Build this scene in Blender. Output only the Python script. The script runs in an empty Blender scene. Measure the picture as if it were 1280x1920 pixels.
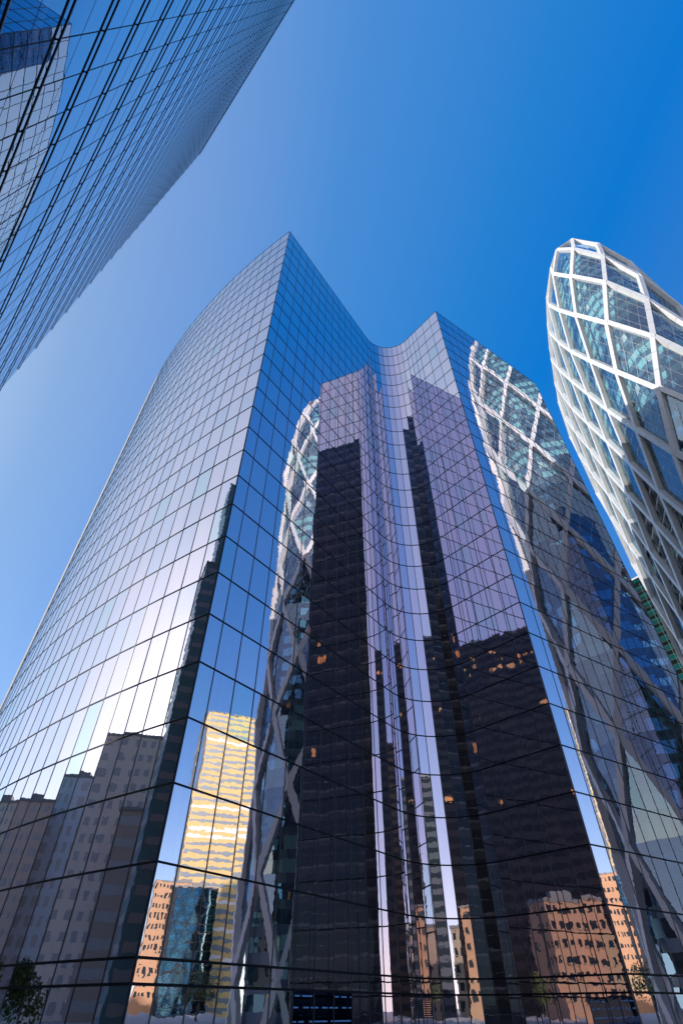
import bpy, math, random
from math import sin, cos, radians as R, pi, hypot, atan2
from mathutils import Vector as V

random.seed(7)
SC = bpy.context.scene
COL = SC.collection
EYE = 1.65
rnd = random.uniform

# ------------------------------------------------------------------ camera
cd = bpy.data.cameras.new("camera")
cd.sensor_fit = 'VERTICAL'
cd.sensor_height = 36.0
cd.sensor_width = 24.0
cd.lens = 18.0
cd.clip_start = 0.1
cd.clip_end = 6000
cam = bpy.data.objects.new("camera", cd)
cam.location = (0, 0, EYE)
cam.rotation_euler = (R(90 + 44.2345), 0, 0)
COL.objects.link(cam)
SC.camera = cam

# ------------------------------------------------------------------ sky, sun, exposure
SUN_AZ, SUN_EL = 187.0, 20.5          # degrees, azimuth counted from +X
wd = bpy.data.worlds.new("World")
SC.world = wd
wd.use_nodes = True
wn = wd.node_tree.nodes
wl = wd.node_tree.links
wn.clear()
sky = wn.new('ShaderNodeTexSky')
sky.sky_type = 'NISHITA'
sky.sun_disc = False
sky.sun_elevation = R(SUN_EL)
sky.sun_rotation = R(90 - SUN_AZ)
sky.altitude = 60
sky.air_density = 1.0
sky.dust_density = 0.5
sky.ozone_density = 3.0
hs = wn.new('ShaderNodeHueSaturation')
hs.inputs['Saturation'].default_value = 1.5
hs.inputs['Hue'].default_value = 0.5
bg = wn.new('ShaderNodeBackground')
bg.inputs['Strength'].default_value = 0.15
wo = wn.new('ShaderNodeOutputWorld')
# aureole: the sky pales towards the sun and deepens away from it (world direction only)
tc = wn.new('ShaderNodeTexCoord')
dp = wn.new('ShaderNodeVectorMath')
dp.operation = 'DOT_PRODUCT'
dp.inputs[1].default_value = (cos(R(SUN_AZ)) * cos(R(SUN_EL)), sin(R(SUN_AZ)) * cos(R(SUN_EL)), sin(R(SUN_EL)))
mr = wn.new('ShaderNodeMapRange')
mr.inputs['From Min'].default_value = -1
mr.inputs['From Max'].default_value = 1
ramp = wn.new('ShaderNodeValToRGB')
stops = [(-1, (.10, .22, .52)), (-.5, (.075, .21, .56)), (-.3, (.045, .195, .60)), (-.1, (.006, .185, .645)), (.06, (.026, .225, .66)), (.32, (.09, .285, .69)),
         (.56, (.25, .39, .70)), (.65, (.32, .455, .68)), (.80, (.62, .70, .80)), (.92, (.84, .88, .88)), (.98, (1.2, 1.2, 1.12)), (1, (1.7, 1.6, 1.4))]
el_ = ramp.color_ramp.elements
el_[0].position = 0
el_[0].color = (*stops[0][1], 1)
el_[1].position = 1
el_[1].color = (*stops[-1][1], 1)
for t_, c_ in stops[1:-1]:
    x_ = el_.new((t_ + 1) / 2)
    x_.color = (*c_, 1)
sc1 = wn.new('ShaderNodeVectorMath')
sc1.operation = 'SCALE'
sc1.inputs['Scale'].default_value = 0.78 / 0.15
sc2 = wn.new('ShaderNodeVectorMath')
sc2.operation = 'SCALE'
sc2.inputs['Scale'].default_value = 0.55
av = wn.new('ShaderNodeVectorMath')
av.operation = 'ADD'
wl.new(tc.outputs['Generated'], dp.inputs[0])
wl.new(dp.outputs['Value'], mr.inputs['Value'])
wl.new(mr.outputs[0], ramp.inputs[0])
wl.new(ramp.outputs[0], sc1.inputs[0])
wl.new(sky.outputs[0], hs.inputs['Color'])
wl.new(hs.outputs[0], sc2.inputs[0])
wl.new(sc1.outputs[0], av.inputs[0])
wl.new(sc2.outputs[0], av.inputs[1])
# thin pale veil in the southern sky, behind the camera
ds = wn.new('ShaderNodeVectorMath')
ds.operation = 'DOT_PRODUCT'
ds.inputs[1].default_value = V((-0.20, -0.93, 0.35)).normalized()
ms = wn.new('ShaderNodeMapRange')
ms.interpolation_type = 'SMOOTHSTEP'
ms.inputs['From Min'].default_value = 0.38
ms.inputs['From Max'].default_value = 0.95
vs = wn.new('ShaderNodeVectorMath')
vs.operation = 'SCALE'
vs.inputs[0].default_value = (0.32 / 0.15, 0.19 / 0.15, 0.06 / 0.15)
av2 = wn.new('ShaderNodeVectorMath')
av2.operation = 'ADD'
wl.new(tc.outputs['Generated'], ds.inputs[0])
wl.new(ds.outputs['Value'], ms.inputs['Value'])
wl.new(ms.outputs[0], vs.inputs['Scale'])
wl.new(av.outputs[0], av2.inputs[0])
wl.new(vs.outputs[0], av2.inputs[1])
# whitish band of haze low over the horizon
sz = wn.new('ShaderNodeSeparateXYZ')
ab = wn.new('ShaderNodeMath')
ab.operation = 'ABSOLUTE'
om = wn.new('ShaderNodeMath')
om.operation = 'SUBTRACT'
om.inputs[0].default_value = 1.0
pw = wn.new('ShaderNodeMath')
pw.operation = 'POWER'
pw.inputs[1].default_value = 5.0
hz = wn.new('ShaderNodeVectorMath')
hz.operation = 'SCALE'
hz.inputs[0].default_value = (1.0 / 0.15, 0.90 / 0.15, 0.74 / 0.15)
av3 = wn.new('ShaderNodeVectorMath')
av3.operation = 'ADD'
wl.new(tc.outputs['Generated'], sz.inputs[0])
wl.new(sz.outputs[2], ab.inputs[0])
wl.new(ab.outputs[0], om.inputs[1])
wl.new(om.outputs[0], pw.inputs[0])
wl.new(pw.outputs[0], hz.inputs['Scale'])
wl.new(av2.outputs[0], av3.inputs[0])
wl.new(hz.outputs[0], av3.inputs[1])
wl.new(av3.outputs[0], bg.inputs['Color'])
wl.new(bg.outputs[0], wo.inputs['Surface'])

sd = bpy.data.lights.new("sun", 'SUN')
sd.energy = 4.6
sd.angle = R(0.53)
sd.color = (1.0, 0.94, 0.86)
sun = bpy.data.objects.new("sun", sd)
d = V((cos(R(SUN_AZ)) * cos(R(SUN_EL)), sin(R(SUN_AZ)) * cos(R(SUN_EL)), sin(R(SUN_EL))))
sun.rotation_euler = d.to_track_quat('Z', 'Y').to_euler()
sun.location = (-200, -20, 200)
COL.objects.link(sun)

SC.view_settings.view_transform = 'Standard'
SC.view_settings.look = 'None'
SC.view_settings.exposure = 0.0
SC.view_settings.gamma = 1.0
SC.cycles.max_bounces = 12
SC.cycles.glossy_bounces = 8
SC.cycles.transparent_max_bounces = 16
SC.cycles.transmission_bounces = 8
SC.cycles.diffuse_bounces = 3
SC.cycles.blur_glossy = 1.0
SC.cycles.sample_clamp_indirect = 2.5
SC.cycles.light_sampling_threshold = 0.0
SC.cycles.caustics_reflective = False
SC.cycles.caustics_refractive = False
SC.cycles.use_denoising = True
SC.cycles.use_adaptive_sampling = False

# ------------------------------------------------------------------ helpers
def mat(name, color, rough=0.5, metal=0.0, noise=0.0, nscale=0.4, spec=0.5):
    m = bpy.data.materials.new(name)
    m.use_nodes = True
    nt = m.node_tree
    b = nt.nodes['Principled BSDF']
    b.inputs['Base Color'].default_value = (*color, 1)
    b.inputs['Roughness'].default_value = rough
    b.inputs['Metallic'].default_value = metal
    b.inputs['Specular IOR Level'].default_value = spec
    if noise:
        g = nt.nodes.new('ShaderNodeNewGeometry')
        n = nt.nodes.new('ShaderNodeTexNoise')
        n.inputs['Scale'].default_value = nscale
        n.inputs['Detail'].default_value = 6
        mr = nt.nodes.new('ShaderNodeMapRange')
        mr.inputs['To Min'].default_value = 1 - noise
        mr.inputs['To Max'].default_value = 1 + noise
        mx = nt.nodes.new('ShaderNodeMix')
        mx.data_type = 'RGBA'
        mx.blend_type = 'MULTIPLY'
        mx.inputs[0].default_value = 1
        mx.inputs[6].default_value = (*color, 1)
        nt.links.new(g.outputs['Position'], n.inputs['Vector'])
        nt.links.new(n.outputs['Fac'], mr.inputs['Value'])
        nt.links.new(mr.outputs[0], mx.inputs[7])
        nt.links.new(mx.outputs[2], b.inputs['Base Color'])
        m['_mix'] = 1
    return m


def mirror_glass(name, tint, alt, amp=0.0016, scale=1.6, zs=1.6, rough=0.0):
    """coated solar glass: tinted mirror, slightly wavy, every pane a little different (attribute rnd)"""
    m = bpy.data.materials.new(name)
    m.use_nodes = True
    nt = m.node_tree
    L = nt.links.new
    b = nt.nodes['Principled BSDF']
    b.inputs['Metallic'].default_value = 1.0
    b.inputs['Roughness'].default_value = rough
    at = nt.nodes.new('ShaderNodeAttribute')
    at.attribute_name = 'rnd'
    cr = nt.nodes.new('ShaderNodeValToRGB')
    cr.color_ramp.interpolation = 'LINEAR'
    e = cr.color_ramp.elements
    e[0].position = 0.0
    e[0].color = (tint[0] * 0.88, tint[1] * 0.98, tint[2] * 1.03, 1)
    e[1].position = 0.90
    e[1].color = (*[min(1, c * 1.05) for c in tint], 1)
    x = e.new(0.97)
    x.color = (*alt, 1)
    L(at.outputs['Fac'], cr.inputs[0])
    L(cr.outputs[0], b.inputs['Base Color'])
    g = nt.nodes.new('ShaderNodeNewGeometry')
    mp = nt.nodes.new('ShaderNodeMapping')
    mp.inputs['Scale'].default_value = (1, 1, zs)
    ad = nt.nodes.new('ShaderNodeVectorMath')
    ad.operation = 'MULTIPLY_ADD'
    ad.inputs[1].default_value = (37, 53, 71)
    L(at.outputs['Vector'], ad.inputs[0])
    L(g.outputs['Position'], mp.inputs[0])
    L(mp.outputs[0], ad.inputs[2])
    n = nt.nodes.new('ShaderNodeTexNoise')
    n.inputs['Scale'].default_value = scale
    n.inputs['Detail'].default_value = 1.5
    L(ad.outputs[0], n.inputs['Vector'])
    bp = nt.nodes.new('ShaderNodeBump')
    bp.inputs['Strength'].default_value = 1
    bp.inputs['Distance'].default_value = amp
    L(n.outputs['Fac'], bp.inputs['Height'])
    L(bp.outputs[0], b.inputs['Normal'])
    return m


def clear_glass(name, tint, refl=0.12, body=(0.75, 0.9, 0.92)):
    """thin architectural glass: part mirror (more at grazing angles), part see-through"""
    m = bpy.data.materials.new(name)
    m.use_nodes = True
    nt = m.node_tree
    nt.nodes.remove(nt.nodes['Principled BSDF'])
    out = nt.nodes['Material Output']
    gl = nt.nodes.new('ShaderNodeBsdfGlossy')
    gl.inputs['Roughness'].default_value = 0.0
    gl.inputs['Color'].default_value = (*tint, 1)
    tr = nt.nodes.new('ShaderNodeBsdfTransparent')
    tr.inputs['Color'].default_value = (*body, 1)
    lw = nt.nodes.new('ShaderNodeFresnel')
    lw.inputs['IOR'].default_value = 1.5
    mr = nt.nodes.new('ShaderNodeMapRange')
    mr.inputs['To Min'].default_value = refl
    mr.inputs['To Max'].default_value = 1.0
    mx = nt.nodes.new('ShaderNodeMixShader')
    nt.links.new(lw.outputs[0], mr.inputs['Value'])
    nt.links.new(mr.outputs[0], mx.inputs[0])
    nt.links.new(tr.outputs[0], mx.inputs[1])
    nt.links.new(gl.outputs[0], mx.inputs[2])
    nt.links.new(mx.outputs[0], out.inputs[0])
    return m


class MB:
    def __init__(s):
        s.v = []; s.f = []; s.mi = []; s.r = []; s.sm = []

    def face(s, pts, mi=0, r=0.0, smooth=False):
        i = len(s.v)
        s.v += [tuple(p) for p in pts]
        s.f.append(tuple(range(i, i + len(pts))))
        s.mi.append(mi); s.r.append(r); s.sm.append(smooth)

    def grid(s, fn, nx, nz, mi=0, r=0.0):
        i = len(s.v)
        for b in range(nz + 1):
            for a in range(nx + 1):
                s.v.append(tuple(fn(a / nx, b / nz)))
        for b in range(nz):
            for a in range(nx):
                k = i + b * (nx + 1) + a
                s.f.append((k, k + 1, k + nx + 2, k + nx + 1))
                s.mi.append(mi); s.r.append(r); s.sm.append(True)

    def box8(s, c, mi=0, r=0.0):
        """c: 8 corners, bottom 0-3 counter-clockwise seen from above, top 4-7"""
        i = len(s.v)
        s.v += [tuple(p) for p in c]
        for q in ((3, 2, 1, 0), (4, 5, 6, 7), (0, 1, 5, 4), (1, 2, 6, 5), (2, 3, 7, 6), (3, 0, 4, 7)):
            s.f.append(tuple(i + k for k in q)); s.mi.append(mi); s.r.append(r); s.sm.append(False)

    def box(s, x0, x1, y0, y1, z0, z1, mi=0, r=0.0, M=None):
        c = [(x0, y0, z0), (x1, y0, z0), (x1, y1, z0), (x0, y1, z0), (x0, y0, z1), (x1, y0, z1), (x1, y1, z1), (x0, y1, z1)]
        if M:
            c = [M(*p) for p in c]
        s.box8(c, mi, r)

    def beam(s, a, b, n, w, dp, off=0.0, mi=0):
        """bar from a to b, w wide in the surface, dp deep along n, centre shifted by off along n"""
        a = V(a); b = V(b); n = V(n)
        t = (b - a).normalized()
        u = t.cross(n).normalized()
        n = u.cross(t).normalized()
        c = []
        for p in (a, b):
            for (i, j) in ((-1, -1), (1, -1), (1, 1), (-1, 1)):
                c.append(p + u * (i * w / 2) + n * (off + j * dp / 2))
        s.box8(c, mi)

    def tube(s, pts, rads, k=7, mi=0):
        rings = []
        for q, (p, r) in enumerate(zip(pts, rads)):
            p = V(p)
            t = (V(pts[min(q + 1, len(pts) - 1)]) - V(pts[max(q - 1, 0)])).normalized()
            a = t.orthogonal().normalized(); b = t.cross(a)
            i = len(s.v)
            s.v += [tuple(p + a * (r * cos(2 * pi * j / k)) + b * (r * sin(2 * pi * j / k))) for j in range(k)]
            rings.append(i)
        for i0, i1 in zip(rings, rings[1:]):
            for j in range(k):
                s.f.append((i0 + j, i0 + (j + 1) % k, i1 + (j + 1) % k, i1 + j)); s.mi.append(mi); s.r.append(0); s.sm.append(True)
        s.f.append(tuple(rings[-1] + j for j in range(k))); s.mi.append(mi); s.r.append(0); s.sm.append(False)

    def build(s, name, mats, parent=None):
        me = bpy.data.meshes.new(name)
        me.from_pydata(s.v, [], s.f)
        if not isinstance(mats, (list, tuple)):
            mats = [mats]
        for m in mats:
            me.materials.append(m)
        me.polygons.foreach_set('material_index', s.mi)
        me.polygons.foreach_set('use_smooth', s.sm)
        at = me.attributes.new('rnd', 'FLOAT', 'FACE')
        at.data.foreach_set('value', s.r)
        me.update()
        o = bpy.data.objects.new(name, me)
        COL.objects.link(o)
        if parent:
            o.parent = parent
        return o


def root(name, label, cat, group=None):
    o = bpy.data.objects.new(name, None)
    o.empty_display_size = 1
    COL.objects.link(o)
    o['label'] = label
    o['category'] = cat
    if group:
        o['group'] = group
    return o


# projection used only to rank which panes show largest in the picture
PT = R(44.2345)
FW = V((0, cos(PT), sin(PT))); UP = V((0, -sin(PT), cos(PT)))
def px(p):
    p = V(p) - V((0, 0, EYE))
    z = p.dot(FW)
    if z < 0.5:
        return None
    return 640 + 960 * p.x / z, 960 - 960 * p.dot(UP) / z
def area(pts):
    q = [px(p) for p in pts]
    if any(k is None for k in q):
        return 0
    cx = sum(k[0] for k in q) / len(q); cy = sum(k[1] for k in q) / len(q)
    if not (-30 < cx < 1310 and -30 < cy < 1950):
        return 0
    return abs(sum(q[i][0] * q[i - 1][1] - q[i - 1][0] * q[i][1] for i in range(len(q)))) / 2

# ------------------------------------------------------------------ materials
M_glass = mirror_glass('violet_solar_glass', (0.77, 0.68, 0.74), (0.62, 0.69, 0.74), amp=0.0010, scale=1.2, zs=1.8)
def fresnel_mirror(m, stops):
    """turns a mirror glass into one that mirrors strongly at grazing angles and shows a dark room at normal ones"""
    nt = m.node_tree
    b = nt.nodes['Principled BSDF']; out = nt.nodes['Material Output']
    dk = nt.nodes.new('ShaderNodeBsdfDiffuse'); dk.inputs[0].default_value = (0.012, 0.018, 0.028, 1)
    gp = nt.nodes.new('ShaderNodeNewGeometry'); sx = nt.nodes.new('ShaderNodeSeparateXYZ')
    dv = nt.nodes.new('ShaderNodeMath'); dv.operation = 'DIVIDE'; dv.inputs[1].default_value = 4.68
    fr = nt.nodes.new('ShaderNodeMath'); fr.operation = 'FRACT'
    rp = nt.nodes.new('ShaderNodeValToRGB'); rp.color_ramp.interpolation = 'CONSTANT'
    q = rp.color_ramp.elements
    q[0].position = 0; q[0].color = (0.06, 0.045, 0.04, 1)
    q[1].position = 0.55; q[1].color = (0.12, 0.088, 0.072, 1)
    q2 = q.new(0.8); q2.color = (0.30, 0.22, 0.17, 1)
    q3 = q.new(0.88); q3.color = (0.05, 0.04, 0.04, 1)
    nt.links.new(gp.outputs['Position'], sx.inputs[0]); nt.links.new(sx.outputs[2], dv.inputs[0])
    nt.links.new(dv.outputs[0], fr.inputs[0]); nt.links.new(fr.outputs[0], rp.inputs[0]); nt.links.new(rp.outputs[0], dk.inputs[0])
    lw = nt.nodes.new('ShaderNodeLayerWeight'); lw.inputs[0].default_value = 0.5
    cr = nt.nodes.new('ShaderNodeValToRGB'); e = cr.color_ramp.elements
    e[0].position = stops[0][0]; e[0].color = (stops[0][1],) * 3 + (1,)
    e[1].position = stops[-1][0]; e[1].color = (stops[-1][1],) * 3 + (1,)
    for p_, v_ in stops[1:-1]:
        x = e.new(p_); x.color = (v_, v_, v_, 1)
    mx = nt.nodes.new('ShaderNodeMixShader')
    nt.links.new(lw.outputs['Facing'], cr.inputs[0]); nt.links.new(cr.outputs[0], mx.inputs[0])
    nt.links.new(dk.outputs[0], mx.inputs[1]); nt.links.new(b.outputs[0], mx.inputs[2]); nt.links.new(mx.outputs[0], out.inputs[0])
    return m
def dusty(m, amount):
    """faint vertical rain streaks of dust over a mirror glass"""
    nt = m.node_tree
    b = nt.nodes['Principled BSDF']; out = nt.nodes['Material Output']
    df = nt.nodes.new('ShaderNodeBsdfDiffuse'); df.inputs[0].default_value = (0.36, 0.33, 0.33, 1)
    g = nt.nodes.new('ShaderNodeNewGeometry'); mp = nt.nodes.new('ShaderNodeMapping'); mp.inputs['Scale'].default_value = (2.2, 2.2, .12)
    n = nt.nodes.new('ShaderNodeTexNoise'); n.inputs['Scale'].default_value = 1.6; n.inputs['Detail'].default_value = 4
    mr_ = nt.nodes.new('ShaderNodeMapRange'); mr_.inputs['From Min'].default_value = .3; mr_.inputs['From Max'].default_value = .75
    mr_.inputs['To Min'].default_value = amount * .3; mr_.inputs['To Max'].default_value = amount * 1.6
    mx = nt.nodes.new('ShaderNodeMixShader')
    L = nt.links.new
    L(g.outputs['Position'], mp.inputs[0]); L(mp.outputs[0], n.inputs['Vector']); L(n.outputs['Fac'], mr_.inputs['Value']); L(mr_.outputs[0], mx.inputs[0])
    L(b.outputs[0], mx.inputs[1]); L(df.outputs[0], mx.inputs[2]); L(mx.outputs[0], out.inputs[0])
    return m
dusty(M_glass, 0.045)
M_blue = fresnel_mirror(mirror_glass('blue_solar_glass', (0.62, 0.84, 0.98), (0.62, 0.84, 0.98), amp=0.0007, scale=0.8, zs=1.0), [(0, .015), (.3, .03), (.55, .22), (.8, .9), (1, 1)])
M_frame = mat('black_aluminium', (0.014, 0.015, 0.019), 0.6, 0.0, spec=0.12)
M_mull = mat('satin_mullion', (0.055, 0.06, 0.07), 0.35, 0.0, spec=0.6)
M_fin = mat('anthracite_fin', (0.05, 0.05, 0.055), 0.35, 0.6)
M_core = mat('dark_core', (0.02, 0.02, 0.024), 0.7)
M_beige = mat('beige_metal_panel', (0.30, 0.27, 0.24), 0.45, 0.0, 0.1, 0.3)
M_roof = mat('roof_gravel', (0.3, 0.29, 0.27), 0.9, 0, 0.15, 1.0)
M_white = mat('white_painted_steel', (0.65, 0.66, 0.68), 0.42, 0.0, 0.07, 0.35)
M_joint = mat('thin_steel_bar', (0.42, 0.45, 0.48), 0.4, 0.5)
M_d2glass = clear_glass('shell_glass', (0.62, 0.80, 0.95), 0.20, (0.74, 0.90, 0.94))
M_slat = mat('ledge_white', (0.8, 0.8, 0.78), 0.5)
M_louvre = mat('louvre_metal', (0.035, 0.045, 0.055), 0.4, 0.3)
M_navy = mirror_glass('navy_film_glass', (0.05, 0.09, 0.20), (0.05, 0.09, 0.20), amp=0.0005)
M_dash = mat('pale_blue_strip', (0.22, 0.48, 0.85), 0.5)

# ------------------------------------------------------------------ ground
mb = MB()
mb.face([(-2500, -2500, 0), (2500, -2500, 0), (2500, 2500, 0), (-2500, 2500, 0)])
g = mb.build('plaza', mat('stone_paving', (0.36, 0.33, 0.30), 0.8, 0, 0.2, 0.3))
g['kind'] = 'structure'

# ================================================================== MAIN TOWER (mirror glass, S-shaped plan)
H = 108.0
def arc(p, h, dh, step, n):
    out = []
    for _ in range(n):
        a = R(h + dh / 2)
        p = (p[0] + step * cos(a), p[1] + step * sin(a)); out.append(p); h += dh
    return out, h
A = (-10.0, 33.1)
left, _h = arc(A, 147.3, -0.45 * 2.12, 2.12, 31)
WH = 54.5
u = (cos(R(WH)), sin(R(WH)))
wing = [A] + [(A[0] + u[0] * (1.5 + 2.12 * i), A[1] + u[1] * (1.5 + 2.12 * i)) for i in range(13)]
conc, h2 = arc(wing[-1], WH, -10.95, 1.085, 10)
B = (20.23, 48.88)
q0 = conc[-1]
LB = hypot(B[0] - q0[0], B[1] - q0[1]); db = ((B[0] - q0[0]) / LB, (B[1] - q0[1]) / LB)
rest = (LB - 2.12) / 3
bw = [(q0[0] + db[0] * t, q0[1] + db[1] * t) for t in (1.06, 2.12, 2.12 + rest, 2.12 + 2 * rest, LB)]
ub = (cos(R(34.1)), sin(R(34.1)))
bc = [(B[0] + ub[0] * 2.12 * i, B[1] + ub[1] * 2.12 * i) for i in range(1, 16)]
front = list(reversed(left)) + wing + conc + bw + bc
C_ = bc[-1]
NB = 10                      # columns at the far left end clad in beige metal
back = [(C_[0] - 0.42 * 26, C_[1] + 0.91 * 26), (10, 108), (-30, 112), (front[0][0] - 3, front[0][1] + 8)]
loop = front + back
zs = [0.0, EYE + 0.91, EYE + 1.87]
sp = (H - 1.87) / 27
zs += [EYE + 1.87 + sp * k for k in range(1, 28)]
ZT = zs[-1]

tower = root('mirror_tower', 'tall violet-blue mirror glass tower with curved plan, two sharp corners and black pane grid', 'tower')
def pane_fn(p, q, z0, z1, n, bow, tx, tz):
    L = hypot(q[0] - p[0], q[1] - p[1]); hh = z1 - z0
    def fn(s, t):
        a = 2 * s - 1; b = 2 * t - 1
        o = bow * (1 - a * a) * (1 - b * b) + tx * a * L / 2 + tz * b * hh / 2
        return (p[0] + (q[0] - p[0]) * s + n[0] * o, p[1] + (q[1] - p[1]) * s + n[1] * o, z0 + hh * t)
    return fn
panes = []
special = {}
for i in range(len(front) - 1):
    p, q = front[i], front[i + 1]
    L = hypot(q[0] - p[0], q[1] - p[1])
    n = ((q[1] - p[1]) / L, -(q[0] - p[0]) / L)
    for k in range(len(zs) - 1):
        bow = rnd(-0.0030, 0.0030) * min(1, L / 1.5); tx = rnd(-.0019, .0019); tz = rnd(-.0019, .0019)
        panes.append((i, k, pane_fn(p, q, zs[k], zs[k + 1], n, bow, tx, tz), random.random(), n))
# which column a world point of the facade belongs to
def col_at(x, y):
    return min(range(len(front) - 1), key=lambda i: hypot((front[i][0] + front[i + 1][0]) / 2 - x, (front[i][1] + front[i + 1][1]) / 2 - y))
BLUE0, LOUV0 = 32 + 2, 32 + 13   # set after checking the columns
ranked = []
for t in panes:
    i, k, fn, r, n = t
    c = [fn(0, 0), fn(1, 0), fn(1, 1), fn(0, 1)]
    mid = V(fn(.5, .5))
    facing = (mid.x * n[0] + mid.y * n[1]) < 0
    ranked.append((area(c) if facing and i >= NB else 0, t))
ranked.sort(key=lambda a: -a[0])
BLUE = ()
rest_mb = MB(); beige = MB()
cnt = 0
NAVY = {37, 38, 39}; LOUV = {44, 45}
for a, (i, k, fn, r, n) in ranked:
    if i < NB:
        beige.grid(lambda s, t: (fn(s, t)[0] + n[0] * .05, fn(s, t)[1] + n[1] * .05, fn(s, t)[2]), 1, 1)
        continue
    if k == 0 and i in NAVY:
        m = MB(); m.grid(fn, 4, 5, 0, r)
        o = m.build('glass_pane', M_navy, tower); o['label'] = 'dark blue pane with rows of short pale blue strips'
        continue
    if cnt < 95 and a > 0:
        m = MB(); m.grid(fn, 4, 5, 0, r)
        m.build('glass_pane', M_glass, tower); cnt += 1
    else:
        rest_mb.grid(fn, 4, 5, 0, r)
o = rest_mb.build('glass_pane', M_glass, tower); o['kind'] = 'stuff'
o = beige.build('metal_cladding', M_beige, tower)
# inner core, roof and parapet
mb = MB()
ins = []
for i, p in enumerate(loop):
    a = loop[i - 1]; b = loop[(i + 1) % len(loop)]
    t = V((b[0] - a[0], b[1] - a[1])).normalized(); n = (t.y, -t.x)
    ins.append((p[0] - n[0] * 0.10, p[1] - n[1] * 0.10))
for i in range(len(ins)):
    a, b = ins[i], ins[(i + 1) % len(ins)]
    mb.face([(*a, 0), (*b, 0), (*b, ZT - .05), (*a, ZT - .05)])
mb.build('core_wall', M_core, tower)
mb = MB(); mb.face([(*p, ZT - 0.04) for p in ins]); mb.build('roof', M_roof, tower)
mb = MB()
for i in range(len(front) - 1, len(loop)):
    a, b = loop[i], loop[(i + 1) % len(loop)]
    mb.face([(*a, 0), (*b, 0), (*b, ZT), (*a, ZT)], 0, .4)
mb.build('rear_wall', M_glass, tower)
# transoms (one per floor line) and mullions (one per column line)
def nrm(i):
    a = front[max(i - 1, 0)]; b = front[min(i + 1, len(front) - 1)]
    t = V((b[0] - a[0], b[1] - a[1])).normalized()
    return t.y, -t.x
iA = len(left); iB = len(left) + len(wing) + len(conc) + len(bw) - 1
for k, z in enumerate(zs[1:] ):
    m = MB(); hh = 0.055 if k > 1 else 0.06
    if k == len(zs) - 2:
        z -= 0.03
    for i in range(NB, len(front) - 1):
        p, q = front[i], front[i + 1]
        L = hypot(q[0] - p[0], q[1] - p[1]); n = ((q[1] - p[1]) / L, -(q[0] - p[0]) / L)
        c = []
        for zz in (z - hh, z + hh):
            for (pt, o_) in ((p, .032), (q, .032), (q, -.06), (p, -.06)):
                c.append((pt[0] + n[0] * o_, pt[1] + n[1] * o_, zz))
        m.box8(c)
    m.build('transom', M_frame, tower)
for i in range(NB, len(front)):
    m = MB(); n = nrm(i); w = 0.034
    if i in (iA, iB, len(front) - 1):
        w = 0.06
    t = (-n[1], n[0]); p = front[i]
    c = []
    for zz in (0, ZT):
        for (a, o_) in ((w, .028), (-w, .028), (-w, -.06), (w, -.06)):
            c.append((p[0] - t[0] * -a + n[0] * o_, p[1] - t[1] * -a + n[1] * o_, zz))
    c = [c[1], c[0], c[3], c[2], c[5], c[4], c[7], c[6]]
    m.box8(c)
    m.build('mullion', M_mull, tower)
# pale blue strips behind/at the navy panes and the ventilation louvre
for i in sorted(NAVY):
    p, q = front[i], front[i + 1]; L = hypot(q[0] - p[0], q[1] - p[1])
    e = ((q[0] - p[0]) / L, (q[1] - p[1]) / L); n = (e[1], -e[0])
    m = MB()
    for z, segs in ((2.30, {37: [(.05, .3), (.42, .95)], 38: [], 39: [(.02, .25), (.38, .7), (.9, 1)]}),
                    (1.78, {37: [(.02, .25), (.5, .78), (.9, 1)], 38: [(0, .2), (.4, .7), (.8, 1)], 39: [(0, .2), (.45, .7), (.82, 1)]}),
                    (1.16, {37: [(.02, .18), (.28, .55), (.82, 1)], 38: [(0, .7), (.88, 1)], 39: [(0, .95)]})):
        for s0, s1 in segs[i]:
            s0 = .04 + s0 * .92; s1 = .04 + s1 * .92
            c = []
            for zz in (z - .035, z + .035):
                for (s_, o_) in ((s0, .014), (s1, .014), (s1, .004), (s0, .004)):
                    c.append((p[0] + (q[0] - p[0]) * s_ + n[0] * o_, p[1] + (q[1] - p[1]) * s_ + n[1] * o_, zz))
            m.box8(c)
    m.build('blue_strip', M_dash, tower)
m = MB()
for i in sorted(LOUV):
    p, q = front[i], front[i + 1]; L = hypot(q[0] - p[0], q[1] - p[1])
    e = ((q[0] - p[0]) / L, (q[1] - p[1]) / L); n = (e[1], -e[0])
    for kk in range(10):
        z = 1.2 + kk * 0.125
        c = []
        for zz, o0 in ((z, .05), (z + .085, .012)):
            for (s_, o_) in ((.05, o0), (.95, o0), (.95, o0 - .008), (.05, o0 - .008)):
                c.append((p[0] + (q[0] - p[0]) * s_ + n[0] * o_, p[1] + (q[1] - p[1]) * s_ + n[1] * o_, zz))
        m.box8(c)
m.build('louvre', M_louvre, tower)

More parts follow.
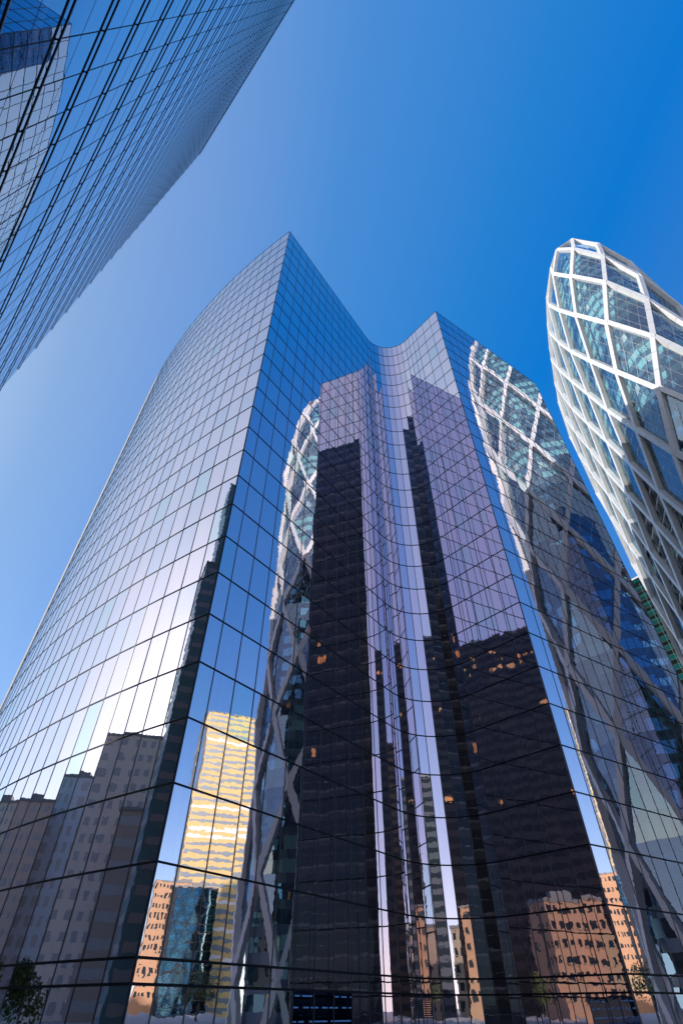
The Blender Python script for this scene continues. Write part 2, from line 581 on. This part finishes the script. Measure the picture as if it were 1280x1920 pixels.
# ================================================================== LEFT TOWER (flat blue glass with horizontal fins)
HL = 157.0
hd = R(133.0)
nl = (sin(hd), -cos(hd)); el = (cos(hd), sin(hd))
D = 6.0
base = (-nl[0] * D, -nl[1] * D)
def LP(s, o=0.0): return (base[0] + el[0] * s + nl[0] * o, base[1] + el[1] * s + nl[1] * o)
S1 = 45.9                     # right-hand corner
S0 = -4.5
MW = 1.68
blue_tower = root('finned_tower', 'tall blue glass tower with close horizontal dark fins looming over the left corner', 'tower')
fl = 4.68
nf = int(HL / fl) + 1
zf = [1.1 + fl * k for k in range(nf) if 1.1 + fl * k < HL - 1] + [HL]
ncol = int((S1 - S0) / MW)
cols = [S1 - MW * k for k in range(ncol + 1)][::-1]
ranked = []
allz = []
for k in range(len(zf) - 1):
    for hz in (0, 1):
        z0 = zf[k] + (zf[k + 1] - zf[k]) * hz / 2; z1 = zf[k] + (zf[k + 1] - zf[k]) * (hz + 1) / 2
        for c in range(ncol):
            p, q = LP(cols[c]), LP(cols[c + 1])
            # seen from the front the wall runs right to left
            fn = pane_fn(q, p, z0, z1, nl, rnd(-.0006, .0006), rnd(-.0008, .0008), rnd(-.0008, .0008))
            ranked.append((area([fn(0, 0), fn(1, 0), fn(1, 1), fn(0, 1)]), fn))
ranked.sort(key=lambda a: -a[0])
m = MB()
for j, (a, fn) in enumerate(ranked):
    if j < 100:
        o = MB(); o.grid(lambda s, t, f=fn: f(1 - s, t), 2, 2, 0, random.random()); o.build('glass_pane', M_blue, blue_tower)
    else:
        m.grid(lambda s, t, f=fn: f(1 - s, t), 2, 2, 0, random.random())
o = m.build('glass_pane', M_blue, blue_tower); o['kind'] = 'stuff'
for k, z in enumerate(zf):
    m = MB(); p, q = LP(cols[0] - .3), LP(S1 + 0.55)
    # fin: slim dark bar held clear of the glass, with a lighter nose
    m.beam((*LP(cols[0] - .3, .08), z), (*LP(S1 + .18, .08), z), (nl[0], nl[1], 0), 0.09, 0.06, 0, 0)
    m.beam((*LP(cols[0] - .3, .108), z + .015), (*LP(S1 + .18, .108), z + .015), (nl[0], nl[1], 0), 0.03, 0.012, 0, 1)
    m.build('fin', [M_fin, M_joint], blue_tower)
for k in range(len(zf) - 1):
    z = (zf[k] + zf[k + 1]) / 2
    m = MB(); m.beam((*LP(cols[0]), z), (*LP(S1), z), (nl[0], nl[1], 0), 0.02, 0.006, 0.001)
    m.build('glazing_joint', M_frame, blue_tower)
for c, s in enumerate(cols):
    m = MB(); m.beam((*LP(s), 0), (*LP(s), HL), (nl[0], nl[1], 0), 0.04, 0.012, 0.003)
    for z in zf[:-1]:
        m.beam((*LP(s - .02), z - 0.0), (*LP(s + .02), z), (nl[0], nl[1], 0), 0.03, 0.05, 0.025)
    m.build('mullion', M_frame, blue_tower)
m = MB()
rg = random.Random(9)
M_copper = mat('copper_brick_glow', (0.5, 0.22, 0.08), 0.5)  # glowing panels added to this wall, standing in for reflections of sunlit brick
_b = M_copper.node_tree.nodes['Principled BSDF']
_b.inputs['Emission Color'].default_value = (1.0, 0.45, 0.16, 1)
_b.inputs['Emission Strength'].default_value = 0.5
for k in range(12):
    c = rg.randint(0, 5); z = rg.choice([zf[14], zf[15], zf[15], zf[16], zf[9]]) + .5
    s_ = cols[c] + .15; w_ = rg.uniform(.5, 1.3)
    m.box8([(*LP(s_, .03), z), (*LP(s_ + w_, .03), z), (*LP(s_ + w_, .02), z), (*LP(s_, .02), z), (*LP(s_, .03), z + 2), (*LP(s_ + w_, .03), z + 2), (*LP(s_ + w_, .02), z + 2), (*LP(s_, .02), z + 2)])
m.build('window_or_glow_panel', M_copper, blue_tower)
P1 = LP(S1 + .02); P2 = LP(cols[0]); P3 = (-110.0, 17.5); P4 = (-100, -40)
ring = [LP(cols[0], -.08), LP(S1, -.08), P3, P4]
m = MB()
for i in range(4):
    a, b = ring[i], ring[(i + 1) % 4]
    m.face([(*b, 0), (*a, 0), (*a, HL - .1), (*b, HL - .1)])
m.build('core_wall', M_core, blue_tower)
m = MB(); m.face([(*p, HL - .06) for p in ring[::-1]]); m.build('roof', M_roof, blue_tower)
def curtain(m, a, b, h, z0=0, fh=4.0, cw=3.0, off=0.05, mi=0):
    L = hypot(b[0] - a[0], b[1] - a[1]); n = ((b[1] - a[1]) / L, -(b[0] - a[0]) / L)
    for k in range(int((h - z0) / fh)):
        for c in range(int(L / cw)):
            s0, s1 = c * cw / L + .02 / L, (c + 1) * cw / L - .1 / L
            z = z0 + k * fh
            m.face([(a[0] + (b[0] - a[0]) * s + n[0] * off, a[1] + (b[1] - a[1]) * s + n[1] * off, zz) for s, zz in ((s0, z + .3), (s1, z + .3), (s1, z + fh - .1), (s0, z + fh - .1))], mi, random.random())
m = MB(); curtain(m, P3, (P1[0] - .3, P1[1]), HL - 3); curtain(m, P4, P3, HL, cw=4); curtain(m, P2, P4, HL, cw=4)
o = m.build('side_glazing', mat('teal_dark_glass', (0.035, 0.085, 0.10), 0.3, 0.0, 0.2, 0.15, spec=0.3), blue_tower)

# ================================================================== DIAGRID TOWER
body = [(65.6, 63.8), (66.8, 59), (70.1, 55.2), (73.9, 53.3), (78.2, 53.5), (82.4, 55), (86.5, 58), (89.8, 62),
        (92.6, 67.6), (94.8, 73.6), (96.6, 80), (98.1, 86.5), (99.4, 93), (100.5, 99.5), (101.3, 106), (101, 112.8),
        (98.6, 119), (94.4, 121.6), (89.6, 121.3), (85.6, 117.9), (82.9, 113.4), (80.8, 108.7), (78.8, 103.9),
        (76.8, 99.1), (74.4, 94.2), (72.7, 89.3), (71, 84.2), (69.3, 79.3), (67.6, 74.4), (66.5, 69.2)]
NC = len(body)
ax0, ax1 = V((80, 66)), V((92, 107))
def axis_pt(p):
    d_ = ax1 - ax0; t = max(0, min(1, (V(p) - ax0).dot(d_) / d_.length_squared)); return ax0 + d_ * t
LV = {2: 0.0, 3: 0.045, 4: 0.17, 5: 0.46, 6: 0.80}
ZL = {l: 108.4 + 15 * l + EYE for l in range(-9, 6)}
ZL[6] = 190 + EYE
def shrink(z):
    l = (z - EYE - 108.4) / 15
    if l <= 2: return 0.0
    ks = sorted(LV)
    for a, b in zip(ks, ks[1:]):
        za, zb = ZL[a], ZL[b]
        if z <= zb: return LV[a] + (LV[b] - LV[a]) * (z - za) / (zb - za)
    return LV[6]
def bpos(i, z, inset=0.0):
    i0 = int(math.floor(i)) % NC; fr = i - math.floor(i)
    p = V(body[i0]).lerp(V(body[(i0 + 1) % NC]), fr)
    t = (V(body[(i0 + 1) % NC]) - V(body[i0 - 1])).normalized()
    n = V((t.y, -t.x))
    k = shrink(z)
    # the left flank keeps its full width a storey longer than the tip
    q = axis_pt(p)
    if p.y > 70 and p.x < 80: k *= 0.8
    p = p + (q - p) * k - n * inset
    return V((p.x, p.y, z))
def bnorm(i, z):
    a = bpos(i + .5, z) - bpos(i - .5, z); b = bpos(i, min(z + 6, ZL[6])) - bpos(i, z - 6)
    return a.cross(b).normalized()
diag = root('diagrid_tower', 'rounded tower wrapped in a white diamond lattice over blue glass', 'tower')
struts = []; quads = []
def clip(a, b):
    if b.z < 0:
        t = a.z / (a.z - b.z); return a.lerp(b, t)
    return b
for l in range(5, -8, -1):
    for i in range(NC):
        if (i + l) % 2: continue
        a = bpos(i, ZL[l])
        if a.z <= 0: continue
        for s in (-1, 1):
            b = clip(a, bpos(i + s, ZL[l - 1]))
            n = (bnorm(i, a.z) + bnorm(i + s, max(b.z, 0))).normalized()
            struts.append((a, b, n, s, area([a, a + V((0, 0, .1)), b])))
        if l - 2 >= -9:
            quads.append((i, l))
top = [bpos(i, ZL[5]) for i in range(NC) if (i + 5) % 2 == 0]
for a, b in zip(top, top[1:] + top[:1]):
    struts.append((a, b, ((a + b) / 2 - V((85, 83, a.z - 10))).normalized(), 0, 50))
eye = V((0, 0, EYE))
def vis(a, b, n):
    mid = (a + b) / 2
    q = px(mid)
    if q is None or (eye - mid).dot(n) < -2: return 0
    if not (-20 < q[0] < 1320 and -20 < q[1] < 1940): return 0
    return 1000 * (a - b).length / (mid - eye).length
struts.sort(key=lambda t: -vis(t[0], t[1], t[2]))
rest_s = MB()
for j, (a, b, n, s, _) in enumerate(struts):
    m = MB() if j < 100 else rest_s
    off = 0.25 + (0.004 if s > 0 else 0)
    t = (b - a).normalized() * 0.25
    e0, e1 = a - t, (b + t if b.z > 1 else b)
    if j < 100:
        for f0, f1 in ((0, .33), (.336, .664), (.67, 1)):
            m.beam(e0.lerp(e1, f0), e0.lerp(e1, f1), n, 1.05, 1.05, off)
        m.beam(e0.lerp(e1, .1), e0.lerp(e1, .9), n, .9, .9, off - .04)
    else:
        m.beam(e0, e1, n, 1.05, 1.05, off)
    # recessed side seam
    if j < 100: m.build('lattice_strut', M_white, diag)
o = rest_s.build('lattice_strut', M_white, diag); o['kind'] = 'stuff'
# shell panes with slim bars
OPEN = set()
for i in range(NC):
    for l in range(-6, 1):
        if i in (23, 24, 25, 26, 27, 28) and -6 <= l <= -1 and (i + l) % 2 == 0:
            OPEN.add((i, l))
pr = []
for (i, l) in quads:
    if (i, l) in OPEN: continue
    c = [bpos(i, ZL[l]), bpos(i - 1, ZL[l - 1]), bpos(i, ZL[l - 2]), bpos(i + 1, ZL[l - 1])]
    n = bnorm(i, ZL[l - 1])
    if min(p.z for p in c) < -8: continue
    pr.append((vis(c[0], c[2], n), i, l, c, n))
for i in range(NC):            # crown triangles under the top ring
    if (i + 5) % 2:
        c = [bpos(i - 1, ZL[5]), bpos(i, ZL[4]), bpos(i + 1, ZL[5]), (bpos(i - 1, ZL[5]) + bpos(i + 1, ZL[5])) / 2]
        pr.append((vis(c[1], c[3], bnorm(i, ZL[4])), i, 9, [c[3], c[0], c[1], c[2]], bnorm(i, ZL[4])))
pr.sort(key=lambda t: -t[0])
rest_p = MB()
for j, (v_, i, l, c, n) in enumerate(pr):
    m = MB() if j < 90 else rest_p
    c = [p - n * 0.15 for p in c]
    c = [p if p.z > 0 else V((p.x, p.y, 0.01)) for p in c]
    # slightly tilted planes so neighbours mirror different parts of the sky
    m.face([c[0], c[1], c[3]], 0, random.random()); m.face([c[1], c[2], c[3]], 0, random.random())
    if j < 90:
        for k in (1, 2, 3):
            f = k / 4
            m.beam(c[0].lerp(c[1], f), c[3].lerp(c[2], f), n, .065, .04, -.04, 1)
            m.beam(c[0].lerp(c[3], f), c[1].lerp(c[2], f), n, .065, .04, -.06, 1)
        m.build('glass_pane', [M_d2glass, M_joint], diag)
o = rest_p.build('glass_pane', [M_d2glass, M_joint], diag); o['kind'] = 'stuff'
# inner wall: storey bands, built as faces per window module
M_spandrel = mat('slate_spandrel', (0.15, 0.21, 0.29), 0.25, 0.0, 0.05, 0.3)
M_win = mirror_glass('blue_window', (0.27, 0.42, 0.50), (0.34, 0.5, 0.58), amp=0.0008)
M_blind = mat('aqua_blind', (0.46, 0.78, 0.78), 0.35)
M_pale = mat('white_blind', (0.85, 0.86, 0.84), 0.5)
wins = MB(); blinds = MB()
spn = MB()
fh = 3.75
z = 0.0
random.seed(11)
while z < ZL[5] - 4:
    z1, z2 = z + 1.55, z + fh
    ph = random.uniform(0, 40)
    for i in range(NC):
        for h in (0, .5):
            a0, a1 = i + h, i + h + .5
            spn.face([bpos(a0, z, 2.0), bpos(a1, z, 2.0), bpos(a1, z1, 2.0), bpos(a0, z1, 2.0)])
            pts = [bpos(a0 + .02, z1, 2.06), bpos(a1 - .02, z1, 2.06), bpos(a1 - .02, z2, 2.06), bpos(a0 + .02, z2, 2.06)]
            wave = sin((i + h) * .9 + ph) + .5 * sin((i + h) * 2.3 + ph * 2)
            if z > 95: lit = wave > -.35
            else: lit = wave > 1.0
            if random.random() < .05: lit = not lit
            if lit: blinds.face(pts, 1 if random.random() < .10 else 0)
            else: wins.face(pts, 0, random.random())
    z += fh
spn.build('spandrel_band', M_spandrel, diag)
wins.build('window', M_win, diag)['kind'] = 'stuff'
blinds.build('window_blind', [M_blind, M_pale], diag)['kind'] = 'stuff'
capz = z
m = MB(); m.face([bpos(i, capz, 2.0) for i in range(NC)]); m.build('roof', M_roof, diag)
# maintenance walkways with zigzag bracing behind the open bays
for k in range(4, 29):
    z = k * fh
    m = MB()
    for i in range(23, 29):
        for h in (0, .5):
            a0, a1 = i + h, i + h + .5
            c = [bpos(a0, z, .35), bpos(a1, z, .35), bpos(a1, z, 1.9), bpos(a0, z, 1.9)]
            m.box8([*c, *[p + V((0, 0, .16)) for p in c]])
    m.build('walkway', M_slat, diag)
m = MB()
for k in range(4, 28):
    z = k * fh
    for i in range(23, 29):
        for h in (0, .25, .5, .75):
            a0, a1 = i + h, i + h + .25
            if int(h * 4) % 2: a0, a1 = a1, a0
            a, b = bpos(a0, z + .16, .6), bpos(a1, z + fh, .6)
            m.beam(a, b, bnorm(i, z), .10, .10)
m.build('zigzag_bracing', M_frame, diag)
ap = bpos(3, ZL[5]) + V((1, 1, .5))
m = MB(); m.tube([ap, ap + V((0, 0, 2.6)), ap + V((.5, .3, 3.0))], [.12, .09, .05]); m.build('antenna', M_white, diag)

# ================================================================== other buildings
def building(name, label, a, b, depth, h, wall, win, floors, cols=0, z0=0, band=(.35, .85), cat='building', ribbon=True, roofm=None, frame=None, sides=True):
    """box whose front runs from a to b (front faces right-hand side of a->b); windows are proud 3 cm"""
    r = root(name, label, cat)
    L = hypot(b[0] - a[0], b[1] - a[1]); e = ((b[0] - a[0]) / L, (b[1] - a[1]) / L); n = (e[1], -e[0])
    def P(s, o, z): return (a[0] + e[0] * s + n[0] * o, a[1] + e[1] * s + n[1] * o, z)
    m = MB(); m.box(0, L, -depth, 0, 0, h, M=P); m.build('wall', wall, r)
    m = MB(); m.box(-.25, L + .25, -depth - .25, .25, h, h + .7, M=P); m.box(L * .3, L * .6, -depth * .7, -depth * .3, h + .7, h + 3.4, M=P); m.build('roof', roofm or M_roof, r)
    fh = (h - z0) / floors
    count = 0
    for k in range(floors):
        za, zb = z0 + fh * (k + band[0]), z0 + fh * (k + band[1])
        if ribbon:
            m = MB(); m.box(.5, L - .5, 0, .05, za, zb, M=P)
            if sides:
                m.box(-.05, 0, -depth + .5, -.5, za, zb, M=P); m.box(L, L + .05, -depth + .5, -.5, za, zb, M=P)
            m.build('window_band', random.choice(win) if isinstance(win, list) else win, r)
        else:
            rest = MB()
            for c in range(cols):
                s0 = L * (c + .25) / cols; s1 = L * (c + .75) / cols
                mm = MB() if count < 60 else rest
                mm.box(s0, s1, 0, .05, za, zb, M=P)
                if frame:
                    mm.box(s0 - .12, s1 + .12, 0, .12, za - .15, za, 1, M=P)
                if count < 60: mm.build('window', [win, frame or win], r)
                count += 1
            if rest.v:
                o = rest.build('window', [win, frame or win], r); o['kind'] = 'stuff'
            if sides:
                o = MB()
                for c in range(int(depth / 3.2)):
                    o.box(-.05, 0, -(c + .75) * 3.2, -(c + .3) * 3.2, za, zb, M=P); o.box(L, L + .05, -(c + .75) * 3.2, -(c + .3) * 3.2, za, zb, M=P)
                o.build('side_window', win, r)
    return r, P, L

M_wdark = mat('window_dark', (0.03, 0.04, 0.05), 0.12, 0, spec=0.7)
M_teal = mirror_glass('teal_spandrel', (0.007, 0.055, 0.052), (0.012, 0.075, 0.068), amp=0.0006)
M_gdark = mat('black_green_glass', (0.006, 0.012, 0.012), 0.9, spec=0.0)
M_cop = mat('grey_coping', (0.42, 0.42, 0.46), 0.5)
# green glass block seen between the two towers
r, P, L = building('green_glass_building', 'dark green glass office block squeezed between mirror tower and lattice tower', (96, 178), (142, 117), 34, 121.5 + EYE - 4, M_teal, M_gdark, 34, band=(.1, .58), roofm=M_cop)
m = MB()
for c in range(int(L / 2.2)):
    m.box(c * 2.2, c * 2.2 + .1, .05, .13, 0, 117, M=P)
m.build('facade_rib', mat('mint_rib', (0.035, 0.11, 0.10), 0.6), r)
m = MB()
for k in range(34 * 2):
    m.box(0, L, .05, .10, k * 1.72, k * 1.72 + .1, M=P)
m.build('sill_line', mat('sill_grey', (0.05, 0.075, 0.075), 0.7), r)

# buildings the mirror glass shows
M_wmid = mat('window_grey', (0.46, 0.45, 0.45), 0.3)
M_yel = mat('yellow_panel', (0.72, 0.52, 0.20), 0.6, 0, 0.12, 0.25)
M_pwin = mat('pale_window', (0.22, 0.27, 0.30), 0.3)
M_org = mat('apricot_brick', (0.66, 0.38, 0.21), 0.8, 0, 0.15, 0.5)
M_tealg = mirror_glass('teal_curtain', (0.35, 0.52, 0.55), (0.5, 0.6, 0.62))
M_brown = mat('brown_stone', (0.48, 0.37, 0.31), 0.7, 0, 0.15, 0.3)
M_sand = mat('sand_stone', (0.8, 0.66, 0.5), 0.7, 0, 0.12, 0.3)
M_tan = mat('tan_stone', (0.50, 0.40, 0.27), 0.7, 0, 0.12, 0.3)
M_grey = mat('grey_stone', (0.66, 0.70, 0.74), 0.7, 0, 0.12, 0.2)
M_dk = mat('umber_cladding', (0.10, 0.07, 0.06), 0.5, 0, 0.2, 0.3)
M_wdk = mat('umber_window', (0.035, 0.03, 0.032), 0.3, spec=0.3)
M_litw = mat('amber_window', (0.6, 0.3, 0.1), 0.4)
_b = M_litw.node_tree.nodes['Principled BSDF']
_b.inputs['Emission Color'].default_value = (1.0, 0.5, 0.18, 1)
_b.inputs['Emission Strength'].default_value = 0.55

building('yellow_building', 'tall yellow apartment block with grey window bands, mirrored beside the left corner', (400, 112), (400, 65.0), 40, 184, M_yel, [M_pwin, M_pwin, M_pwin, M_pale], 38, band=(.2, .62))
building('apricot_building', 'low apricot brick house with dark windows standing in front of the yellow block', (388, 84), (388, 49.5), 20, 63, M_org, M_wdark, 11, 14, z0=5, ribbon=False, frame=M_tan, band=(.3, .72))
r, P, L = building('teal_glass_building', 'small teal curtain wall block next to the apricot house', (374, 92), (374, 61), 9, 59, M_core, M_wdark, 10)
m = MB(); curtain(m, P(0, 0, 0)[:2], P(L, 0, 0)[:2], 59, fh=4.5, cw=3.2, off=.09); m.build('curtain_glass', M_tealg, r)
# west: skyline behind the camera's left shoulder
building('grey_office_block', 'wide grey-brown office block at the foot of the sunlit left face reflection', (-133, 8), (-135, 54), 30, 57, mat('taupe_stone', (0.88, 0.72, 0.60), 0.7, 0, .12, .2), M_wmid, 15, 16, ribbon=False, band=(.25, .75))
r, P, L = building('teal_tower', 'slim dark teal tower mirrored as a strip along the left corner', (-95, 17), (-95, 26.3), 9, 92, mat('teal_panel', (0.16, 0.30, 0.33), 0.4, 0, .2, .2), M_wmid, 24, band=(.3, .65))
m = MB(); m.box(0, 7.6, -8, 0, 92, 126, M=P); m.build('upper_stage', mat('teal_panel_upper', (0.16, 0.30, 0.33), 0.4, 0, .2, .2), r)
building('brown_office_block', 'dark brown low block in front of the grey-brown office block', (-121, 14), (-123, 38), 9, 36, M_brown, M_wmid, 8, band=(.3, .7))
building('slate_office_block', 'slate grey block left of the wide grey-brown block', (-150, 55), (-150, 70), 20, 50, M_grey, M_wmid, 13, 6, ribbon=False, band=(.2, .8))
building('rose_apartment_block', 'rose brown apartment block with balconies beside the slate block', (-140, 70), (-137, 92), 20, 41, mat('rose_render', (0.78, 0.56, 0.45), 0.8, 0, .1, .3), M_wmid, 13, 12, ribbon=False, band=(.3, .75))
building('sand_apartment_block', 'sand coloured block at the far end of the skyline', (-150, 94), (-146, 122), 18, 44, M_sand, M_wmid, 14, 14, ribbon=False, band=(.3, .75))
building('pale_slab_block', 'pale slab block farthest along the skyline', (-160, 125), (-150, 160), 18, 40, mat('pale_render', (0.5, 0.48, 0.46), 0.8), M_wmid, 12, 14, ribbon=False, band=(.3, .75))
# south: behind the camera
building('terracotta_building', 'sunlit terracotta house behind the viewer, mirrored low beside the right corner', (22.5, -68), (8, -78), 12, 24, M_org, M_wdark, 6, 7, z0=2.5, ribbon=False, frame=M_tan, band=(.25, .7))
umber, _P, _L = building('umber_tower', 'very dark umber tower behind the terracotta house', (58, -118), (4, -112), 30, 134, M_dk, M_wdk, 32, band=(.2, .7))
m = MB()
rg = random.Random(5)
UA, UB = V((58, -118)), V((4, -112))
ue = (UB - UA).normalized(); un = V((ue.y, -ue.x))
for k in range(30):
    z = rg.choice([124, 120, 120, 116, 96, 60]) + .9; s_ = round(rg.uniform(1, 52) / 2.4) * 2.4
    a_ = UA + ue * s_; b_ = a_ + ue * rg.choice((1.2, 1.2, 2.4))
    m.box8([(*(a_ + un * .08), z), (*(b_ + un * .08), z), (*(b_ + un * .02), z), (*(a_ + un * .02), z), (*(a_ + un * .08), z + 1.6), (*(b_ + un * .08), z + 1.6), (*(b_ + un * .02), z + 1.6), (*(a_ + un * .02), z + 1.6)])
m.build('window_or_glow_panel', M_litw, umber)
building('tan_tower', 'tan stone tower standing south east of the plaza', (92, -92), (76, -104), 16, 48, M_tan, M_wdark, 14, 6, ribbon=False, band=(.2, .8))
building('bronze_tower', 'slender bronze tower south east of the plaza behind the tan one', (128, -108), (118, -116), 12, 96, mat('bronze_cladding', (0.22, 0.13, 0.07), .45, .3, .15, .2), M_wdk, 26)
building('stone_house', 'old pale stone house south east of the plaza', (74, -66), (58, -78), 14, 20, mat('cream_stone', (0.55, 0.42, 0.28), .8, 0, .2, .6), M_wdark, 5, 6, ribbon=False)
building('charcoal_tower', 'charcoal office tower at the south east edge of the plaza', (130, -60), (112, -84), 24, 70, mat('charcoal_panel', (.09, .095, .11), .4), M_wdark, 20)

# ------------------------------------------------------------------ trees
M_bark = mat('bark', (0.09, 0.065, 0.045), 0.9, 0, .3, 3)
M_leafs = [mat('leaf_green', (0.10, 0.15, 0.03), 0.6), mat('leaf_lime', (0.16, 0.20, 0.03), 0.6), mat('leaf_deep', (0.04, 0.075, 0.02), 0.6)]
def tree(label, x, y, h, r_, seed):
    rg = random.Random(seed)
    t = root('plaza_tree', label, 'tree', 'trees around the plaza')
    m = MB()
    m.tube([(x, y, 0), (x + .1, y, h * .3), (x - .1, y + .1, h * .55), (x, y, h * .85)], [.22, .17, .12, .04])
    blobs = []
    for k in range(9):
        a = rg.uniform(0, 2 * pi); z = h * rg.uniform(.42, .9); q = r_ * rg.uniform(.35, .85) * (1 - abs(z / h - .6))
        c = V((x + cos(a) * q, y + sin(a) * q, z)); blobs.append((c, r_ * rg.uniform(.35, .6)))
        m.tube([(x, y, z - h * .18), tuple(c)], [.07, .02], 5)
    m.build('trunk', M_bark, t)
    lf = MB()
    for c, rr in blobs:
        for k in range(170):
            v = V((rg.gauss(0, 1), rg.gauss(0, 1), rg.gauss(0, .8))).normalized() * rr * rg.random() ** .4
            p = c + v; s = rg.uniform(.12, .26)
            a = V((rg.gauss(0, 1), rg.gauss(0, 1), rg.gauss(0, 1))).normalized(); b = a.orthogonal().normalized()
            lf.face([p - a * s, p + b * s * .6, p + a * s, p - b * s * .6], rg.choice((0, 0, 1, 1, 2)))
    lf.build('crown', M_leafs, t)
tree('round green tree west of the mirror tower nearest its curved face', -42, 41, 4.7, 2.5, 1)
tree('wide green tree west of the plaza next to the nearest one', -50, 49, 5.2, 3.0, 2)
tree('tall lime tree at the far west end of the tree row', -58, 60, 5.8, 3.2, 3)
tree('lime tree in front of the apricot house', 118, 54, 9, 4, 4)
tree('green tree before the terracotta house behind the viewer', 24, -46, 8, 3, 5)
tree('small green tree beside the old pale stone house', 58, -55, 7, 3, 6)
